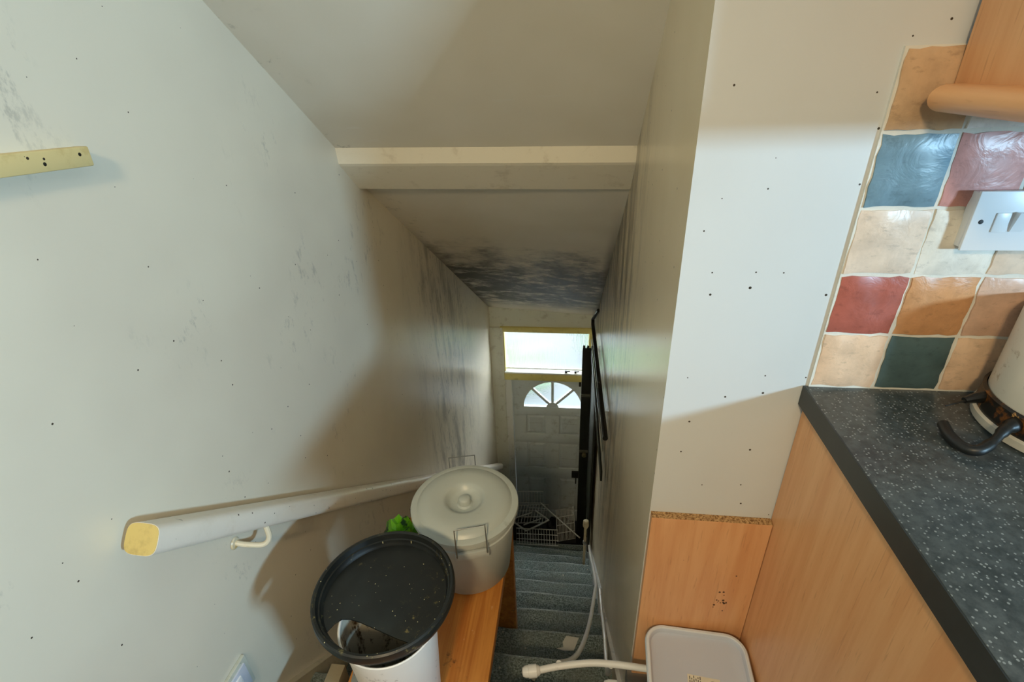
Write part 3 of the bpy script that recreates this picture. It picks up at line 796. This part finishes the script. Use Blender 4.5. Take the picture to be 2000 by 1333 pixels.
LC = (-0.419, 0.7186, -1.064)
bl = thing('black_bin_lid', 'round black bin lid with crescent opening on the white bucket', 'lid', LC)
t = NT('dusty_black_plastic')
dz = t.mul(t.ramp(t.noise(t.pos, 60, 6, .8), .57, .66), t.ramp(t.noise(t.pos, 7, 3), .46, .60))
c = t.mix(t.ramp(t.noise(t.pos, 5, 3), .4, .7), lin(20, 22, 20), lin(34, 38, 36)); c = t.mix(t.mul(dz, .6), c, lin(150, 138, 84))
c = t.mix(t.specks(110, .09, .05, 'xy'), c, lin(200, 190, 140)); bkm = t.fin(c, t.ramp(t.noise(t.pos, 9, 4), .3, .7, .28, .5))
LR = .1614
b = MB(); b.lathe([(LR - .004, -.006), (LR + .001, .010), (LR, .024), (LR - .004, .0265), (LR - .0095, .025), (LR - .013, .012), (LR - .0165, .011), (LR - .019, .0), (LR - .022, -.003), (LR - .022, -.007), (LR - .006, -.010), (LR - .004, -.006)], LC, 80)
b.build('rim', bkm, bl, smooth=45)
# flap: disc with the crescent bitten out on the near side
ri = LR - .0215
cut = [(-.100, -.096), (-.092, -.078), (-.080, -.066), (-.062, -.064), (-.035, -.069), (-.008, -.077), (.025, -.087), (.055, -.096), (.085, -.103), (.098, -.100)]
a_s = math.atan2(cut[0][1], cut[0][0]); a_e = math.atan2(cut[-1][1], cut[-1][0])
out = []
NA = 56; span = (a_s + 2 * math.pi) - a_e
for q in range(NA + 1):
    a = a_e + span * q / NA; out.append((ri * math.cos(a), ri * math.sin(a)))
out += cut[1:-1]
b = MB()
b.prism([(LC[0] + x, LC[1] + y, LC[2] - .004) for x, y in out], (0, 0, -.004))
b.build('flap', bkm, bl, smooth=0)

# green bag behind the lid
r = random.Random(11); b = MB(); bmesh.ops.create_icosphere(b.bm, subdivisions=3, radius=1)
GC = Vector((-.535, 1.095, PZT))
for v in b.bm.verts:
    k = 1 + r.uniform(-.2, .2) * .7; zz = max(v.co.z, -.92)
    v.co = Vector((GC.x + v.co.x * .055 * k, GC.y + v.co.y * .050 * k, GC.z + (zz + .92) * .078 * (k if zz > -.9 else 1)))
t = NT('green_polythene'); gmat = t.fin(t.mix(t.ramp(t.noise(t.pos, 16, 3), .52, .58), lin(96, 168, 24), lin(28, 62, 36)), .35)
tag(b.build('crumpled_bag', gmat, base=GC, smooth=20), 'crumpled bright green bag behind the black lid', 'bag')

# fork
fk = thing('dinner_fork', 'small steel fork lying on the plank by the bucket', 'fork', (-.566, .70, PZT))
fx, fy, fz = -.548, .722, PZT + .003
fd = Vector((-.15, 1, .0)).normalized(); fs = Vector((fd.y, -fd.x, 0))
def fp(u, v, z=0): return Vector((fx, fy, fz + z)) + fd * u + fs * v
b = MB(); b.prism([fp(-.055, -.006), fp(-.03, -.0125), fp(-.016, -.0125), fp(-.016, .0125), fp(-.03, .0125), fp(-.055, .006)], (0, 0, .002)); b.build('head', M['steel'], fk, smooth=0)
for i in range(4):
    v = -.0105 + i * .007; b = MB(); b.bar(fp(-.018, v, .001), fp(.026, v, .006), .0034, .002); b.build('tine', M['steel'], fk, smooth=0)
b = MB(); b.bar(fp(-.19, 0, .006), fp(-.05, 0, .001), .009, .003, bevel=.001); b.build('handle', M['steel'], fk)
# small beige block between stringer and plank
b = MB(); b.box((-.632, .60, -1.60), (-.592, .735, -1.405), .003)
tag(b.build('wood_offcut', paint_trim('mossy_wood', lin(150, 136, 108), lin(70, 76, 44), .7, .9), base=(-.614, .68, -1.6)), 'small mossy timber offcut beside the plank and fork', 'offcut')

# storage box with label at the bottom right
XC, YC = 0.300, 0.692
BZ = -1.215
sb = thing('storage_box', 'white plastic storage box with label on its lid', 'box', (XC, YC, FL))
def rrect(cx, cy, hx, hy, rad, n=8, rot=0.0):
    o = []
    for (sx, sy, a0) in ((1, 1, 0), (-1, 1, 90), (-1, -1, 180), (1, -1, 270)):
        for q in range(n + 1):
            a = math.radians(a0 + 90 * q / n); o.append((sx * (hx - rad) + rad * math.cos(a), sy * (hy - rad) + rad * math.sin(a)))
    c, s = math.cos(rot), math.sin(rot)
    return [(cx + x * c - y * s, cy + x * s + y * c) for x, y in o]
def loft(rings, cap0=True, cap1=True):
    b = MB(); V = [[b.bm.verts.new(p) for p in rg] for rg in rings]
    for A, B in zip(V, V[1:]):
        n = len(A)
        for i in range(n): b.bm.faces.new((A[i], A[(i + 1) % n], B[(i + 1) % n], B[i]))
    if cap0: b.bm.faces.new(V[0][::-1])
    if cap1: b.bm.faces.new(V[-1])
    return b
hx, hy = .115, .108
rot = -.05
def R3(dx, z, rad=.045): return [(x, y, z) for x, y in rrect(XC, YC, hx + dx, hy + dx, max(rad + dx, .01), rot=rot)]
wbx = plastic('white_box_plastic', lin(210, 214, 216), lin(120, 108, 84), .35, .1, .4, 18, .6)
wlid = plastic('box_lid_plastic', lin(188, 194, 204), lin(226, 224, 216), .3, .1, .6, 14, .62)
loft([R3(-.020, FL), R3(-.008, BZ - .014)]).build('tub', wbx, sb, smooth=40)
lo_ = loft([R3(-.004, BZ - .016), R3(0, BZ - .014), R3(.001, BZ - .003), R3(-.002, BZ), R3(-.007, BZ), R3(-.010, BZ - .003), R3(-.012, BZ - .010), R3(-.016, BZ - .012)]).build('lid', wlid, sb, smooth=40)
loft([R3(.0012, BZ - .013), R3(.0022, BZ - .006), R3(.0012, BZ - .002), R3(-.0015, BZ + .001), R3(-.0065, BZ + .001), R3(-.0088, BZ - .002)], False, False).build('lid_rim', wbx, lo_, smooth=40)
# label
lbx, lby, lbz = 0.306, 0.668, BZ - .0118
ca, sa = math.cos(-.10), math.sin(-.10)
def LP(u, v, z=0): return (lbx + u * ca - v * sa, lby + u * sa + v * ca, lbz + z)
b = MB(); b.prism([LP(-.035, -.03), LP(.035, -.03), LP(.035, .028), LP(-.035, .028)], (0, 0, .0004)); lab = b.build('label', plain('cream_paper', lin(222, 214, 190), .8, vs=40), lo_, smooth=0); tag(lab, 'cream printed paper label')
ink = plain('black_ink', lin(30, 30, 30), .8)
b = MB(); r = random.Random(2)
for i in range(6):
    u = -.031 + i * .0045; vv = -.022
    while vv < .022:
        ln = r.uniform(.003, .008); b.prism([LP(u, vv, .0005), LP(u + .0016, vv, .0005), LP(u + .0016, vv + ln, .0005), LP(u, vv + ln, .0005)], (0, 0, .0002)); vv += ln + .002
# round emblem with a curled letter
b.tube([LP(.020 + .0105 * math.cos(a * math.pi / 12), .008 + .0125 * math.sin(a * math.pi / 12), .0006) for a in range(24)], .0007, 5, closed=True)
b.tube([LP(.020 + .0055 * math.cos(a * math.pi / 12), .009 + .008 * math.sin(a * math.pi / 12), .0006) for a in range(4, 22)], .0010, 5)
b.tube([LP(.0165, .002, .0006), LP(.020, .008, .0006), LP(.0245, .0085, .0006), LP(.025, .004, .0006), LP(.019, .003, .0006)], .0009, 5)
tag(b.build('print', ink, lo_, smooth=0), 'black print and round emblem')

# ---- pipes
pipem = plastic('white_pipe_plastic', lin(222, 218, 210), lin(130, 116, 90), .3, 0, .3, 20, .6)
wp = thing('waste_pipe', 'white plastic pipe with compression cap over the stair head', 'pipe', (0.05, 0.75, -1.35))
b = MB(); b.tube(spline([(-.070, .738, -1.345), (-.02, .751, -1.342), (.06, .765, -1.338), (.13, .768, -1.338), (.23, .765, -1.340)]), .0085, 14); b.build('pipe', pipem, wp)
b = MB(); ax = Vector((.972, .18, .02)); b.lathe([(0, -.004), (.010, -.001), (.0135, .006), (.0140, .013), (.0155, .014), (.0155, .034), (.0135, .035), (.0105, .042), (.009, .043)], Vector((-.107, .731, -1.346)), 24, ax)
tag(b.build('cap', pipem, wp), 'white compression cap')
wp2 = thing('waste_pipe_stub', 'second white pipe fitting low beside the storage box', 'pipe', (.15, .72, -1.38))
b = MB(); b.tube([(.125, .722, -1.352), (.24, .722, -1.358)], .009, 14); b.build('pipe', pipem, wp2)
b = MB(); b.lathe([(0, -.004), (.012, 0), (.0145, .008), (.016, .010), (.016, .030), (.011, .036)], (.095, .720, -1.351), 24, (1, 0, 0)); b.build('cap', pipem, wp2)
b = MB(); b.tube(spline([(-.020, .835, -1.475), (.015, .905, -1.575), (.045, 1.00, -1.68), (.075, 1.16, -1.83), (.100, 1.34, -1.98), (.125, 1.56, -2.15), (.138, 1.70, -2.29), (.140, 1.95, -2.50), (.140, 2.35, -2.86), (.143, 2.56, -3.04)]), .0078, 12)
tag(b.build('plastic_hose', pipem, base=(.1, 1.4, -2.1)), 'white hose sagging across the stairs to the right wall', 'hose')
b = MB(); b.tube(spline([(.118, .80, -1.40), (.131, .93, -1.67), (.142, 1.05, -1.86), (.148, 1.25, -1.985), (.150, 1.45, -2.13), (.152, 1.62, -2.22)]), .0075, 12)
tag(b.build('wall_pipe', pipem, base=(.145, 1.2, -1.95)), 'thin white pipe running down along the right stringer', 'pipe')
# radiator valve
vv = thing('radiator_valve', 'yellowed radiator valve on a pipe rising beside the lower stairs', 'valve', (.118, 2.66, nose(6)[1]))
vm = plain('yellowed_plastic', lin(196, 184, 150), .4, vs=40)
b = MB(); b.lathe([(0, .058), (.014, .057), (.020, .050), (.022, .01), (.020, .0), (.013, -.004), (.013, -.018), (0, -.018)], (.118, 2.66, -2.955), 20); b.build('head', vm, vv)
b = MB(); b.tube([(.116, 2.66, -2.97), (.116, 2.66, nose(6)[1])], .010, 12); b.build('pipe', vm, vv)
b = MB(); b.lathe([(.010, -.02), (.016, -.018), (.016, .012), (.010, .014)], (.118, 2.66, -3.12), 6); b.build('nut', M['steel'], vv)

# paper scrap
b = MB(); zt = nose(0)[1] + .004
P_ = [(-.040, 1.238), (-.012, 1.245), (-.016, 1.265), (-.002, 1.292), (.050, 1.286), (.030, 1.232), (-.010, 1.230)]
b.prism([(x, y, zt + .004 * math.sin(30 * x)) for x, y in P_], (0, 0, .0012))
tag(b.build('paper_scrap', plain('white_paper', lin(206, 206, 198), .8), base=(0, 1.26, zt), smooth=0), 'torn white paper scrap on the stair carpet', 'paper')
# crumb of foil / litter
b = MB(); bmesh.ops.create_icosphere(b.bm, subdivisions=1, radius=1)
for v in b.bm.verts: v.co = Vector((-.11 + v.co.x * .012, 1.0 + v.co.y * .016, nose(-1)[1] + .006 + v.co.z * .006 * random.uniform(.5, 1.2)))
tag(b.build('foil_crumb', M['steel'], base=(-.11, 1.0, nose(-1)[1])), 'crumpled silver scrap on the near stair', 'litter')

# grey tube leaning under the handrail
b = MB(); b.tube([(-.738, 1.66, -1.800), (-.66, 1.52, -2.40)], .010, 12)
tag(b.build('grey_tube', plain('grey_plastic_tube', lin(120, 122, 118), .4), base=(-.66, 1.5, -2.4)), 'grey tube leaning on the left wall behind the bin', 'tube')

# ---- dismantled dark bed frame on the right
bf = thing('bed_frame', 'dismantled black metal bed frame standing against the right wall', 'bed frame', (.12, 3.2, LFL))
ex0, ex1, ey0, ey1 = .066, .150, 3.40, 3.44
b = MB(); b.box((ex0, ey0, LFL), (ex1, ey1, -1.90), .003); b.build('end_panel', M['darkframe'], bf, smooth=30)
for z_ in (-2.31, -2.88): box_part('cross_bar', (ex0 - .001, ey0 - .012, z_ - .012), (ex1, ey0 + .002, z_ + .012), plain('worn_dark_metal', lin(86, 88, 74), .5, var=.4, vs=30), bf)
for x_ in (.078, .108, .138): box_part('bracket', (x_ - .009, ey0 + .004, -1.902), (x_ + .009, ey1 - .004, -1.878), M['darkframe'], bf)
b = MB(); b.lathe([(0, .04), (.014, .038), (.020, .028), (.018, .012), (.010, 0)], (.108, ey0 - .008, -2.90), 16, (0, -1, 0)); b.build('knob', plain('tarnished_brass', lin(120, 114, 84), .4, .5), bf)
b = MB(); b.tube([(.166, 3.30, -1.520), (.133, 3.40, -1.640), (.133, 3.36, -1.66), (.150, 1.84, -1.480)], .0125, 10)
b.build('side_rail', M['black'], bf)
b = MB(); b.bar((.136, 3.38, -1.92), (.150, 1.93, -1.79), .010, .060, bevel=.002); b.build('side_rail', M['darkframe'], bf)
b = MB(); b.bar((.128, 3.38, -1.80), (.147, 1.90, -1.60), .004, .012); tag(b.build('edge_strip', M['steel'], bf), 'bright steel strip')
b = MB(); b.box((.140, 2.72, -3.30), (.156, 3.40, -1.88), .003); b.build('side_panel', M['darkframe'], bf)

# ---- wire racks heaped at the door
def wire_rack(name, label, O, U, V, nu, nv, lip=0.0, rw=.0028, rf=.0045, group='white wire racks heaped at the foot of the stairs'):
    """a wire shelf: frame loop, cross wires; O corner, U and V edge vectors, lip: upturned front"""
    O, U, V = Vector(O), Vector(U), Vector(V); n_ = U.cross(V).normalized()
    if n_.z < 0: n_ = -n_
    t_ = thing(name, label, 'wire rack', O, group=group)
    b = MB(); b.tube([O, O + U, O + U + V, O + V], rf, 8, closed=True); b.build('frame', M['wire'], t_)
    for i in range(1, nu):
        p0 = O + U * (i / nu); b = MB()
        b.tube([p0 + n_ * lip, p0, p0 + V] if lip else [p0, p0 + V], rw, 6); b.build('wire', M['wire'], t_)
    for j in range(1, nv):
        p0 = O + V * (j / nv); b = MB(); b.tube([p0, p0 + U], rw * 1.15, 6); b.build('cross_wire', M['wire'], t_)
    if lip:
        b = MB(); b.tube([O, O + n_ * lip, O + U + n_ * lip, O + U], rf, 8); b.build('lip', M['wire'], t_)
    return t_
wire_rack('wire_rack', 'white wire rack with upturned back leaning on the front door', (-.575, 3.42, -3.83), (.345, .02, .02), (.02, .18, .05), 12, 3)
wire_rack('wire_rack', 'upright white wire rack propped behind the heap against the door', (-.560, 3.615, -3.76), (.30, .0, .02), (.0, .012, .14), 11, 1)
wire_rack('wire_rack', 'white wire rack standing on the bottom stair in front of the heap', (-.470, 3.165, -3.800), (.375, .01, .0), (-.01, .085, .105), 15, 3)
wire_rack('wire_rack', 'dull wire rack leaning beside the dark bed frame', (-.110, 3.34, -3.94), (.165, .02, .035), (-.02, .18, .22), 13, 4, group=None)
b = MB(); b.tube(spline([(-.56, 3.44, -3.80), (-.42, 3.335, -3.80), (-.385, 3.33, -3.80), (-.215, 3.44, -3.79), (-.212, 3.465, -3.79), (-.33, 3.56, -3.79)]), .008, 10)
b.tube([(-.52, 3.46, -3.80), (-.36, 3.54, -3.795)], .006, 8); b.tube([(-.43, 3.385, -3.80), (-.27, 3.47, -3.795)], .006, 8)
tag(b.build('tray_frame', M['wire'], base=(-.4, 3.4, -3.87)), 'thick white bent frame lying between the wire racks', 'frame')
b = MB(); b.tube([(-.29, 3.62, -3.74), (.098, 3.28, -3.80)], .0065, 8)
tag(b.build('white_rod', M['wire'], base=(-.1, 3.45, -3.8)), 'long thin white rod lying across the heap of racks', 'rod')
# black rubbish bags under the heap
for nm, lab, c, s, sd_ in (('rubbish_bag', 'black rubbish bag slumped against the front door', (-.10, 3.52, LFL), (.12, .10, .20), 4), ('rubbish_bag', 'flattened black rubbish bag under the white wire racks', (-.43, 3.45, LFL), (.18, .16, .14), 9)):
    r = random.Random(sd_); b = MB(); bmesh.ops.create_icosphere(b.bm, subdivisions=3, radius=1)
    for v in b.bm.verts:
        k = 1 + r.uniform(-.1, .1); v.co = Vector((c[0] + v.co.x * s[0] * k, c[1] + v.co.y * s[1] * k, c[2] + max(0, v.co.z + .35) / 1.35 * s[2] * (k if v.co.z > -.3 else 1)))
    tag(b.build(nm, M['rubbish'], base=c, smooth=25), lab, 'bag')

# kitchen ceiling lamp and the added stair fill (behind and above the viewer)
lp = thing('ceiling_lamp', 'round kitchen ceiling lamp behind the viewer', 'lamp', (0.45, -0.80, 0.92))
b = MB(); b.lathe([(0, .08), (.22, .08), (.23, .065), (.23, .0), (.215, .0), (.215, .06), (0, .06)], (0.45, -0.80, 0.92), 32); b.build('housing', M['white'], lp)
lp = thing('stair_fill_lamp', 'added fill spot aimed down the stairs above the viewer', 'lamp', (-0.22, -1.2, 0.9))  # invented fitting around the added stair fill
dl = (Vector((-0.24, 3.0, -2.3)) - Vector((-0.22, -1.10, 0.84))).normalized()
b = MB(); b.lathe([(0, -.06), (.12, -.06), (.15, -.02), (.17, .01), (.16, .01), (.14, -.015), (0, -.015)], Vector((-0.22, -1.10, 0.84)), 32, dl); b.build('shade', M['white'], lp)
b = MB(); b.tube([Vector((-0.22, -1.10, 0.84)) - dl * .05, Vector((-0.22, -1.2, 0.99))], .012, 10); b.build('stem', M['steel'], lp)
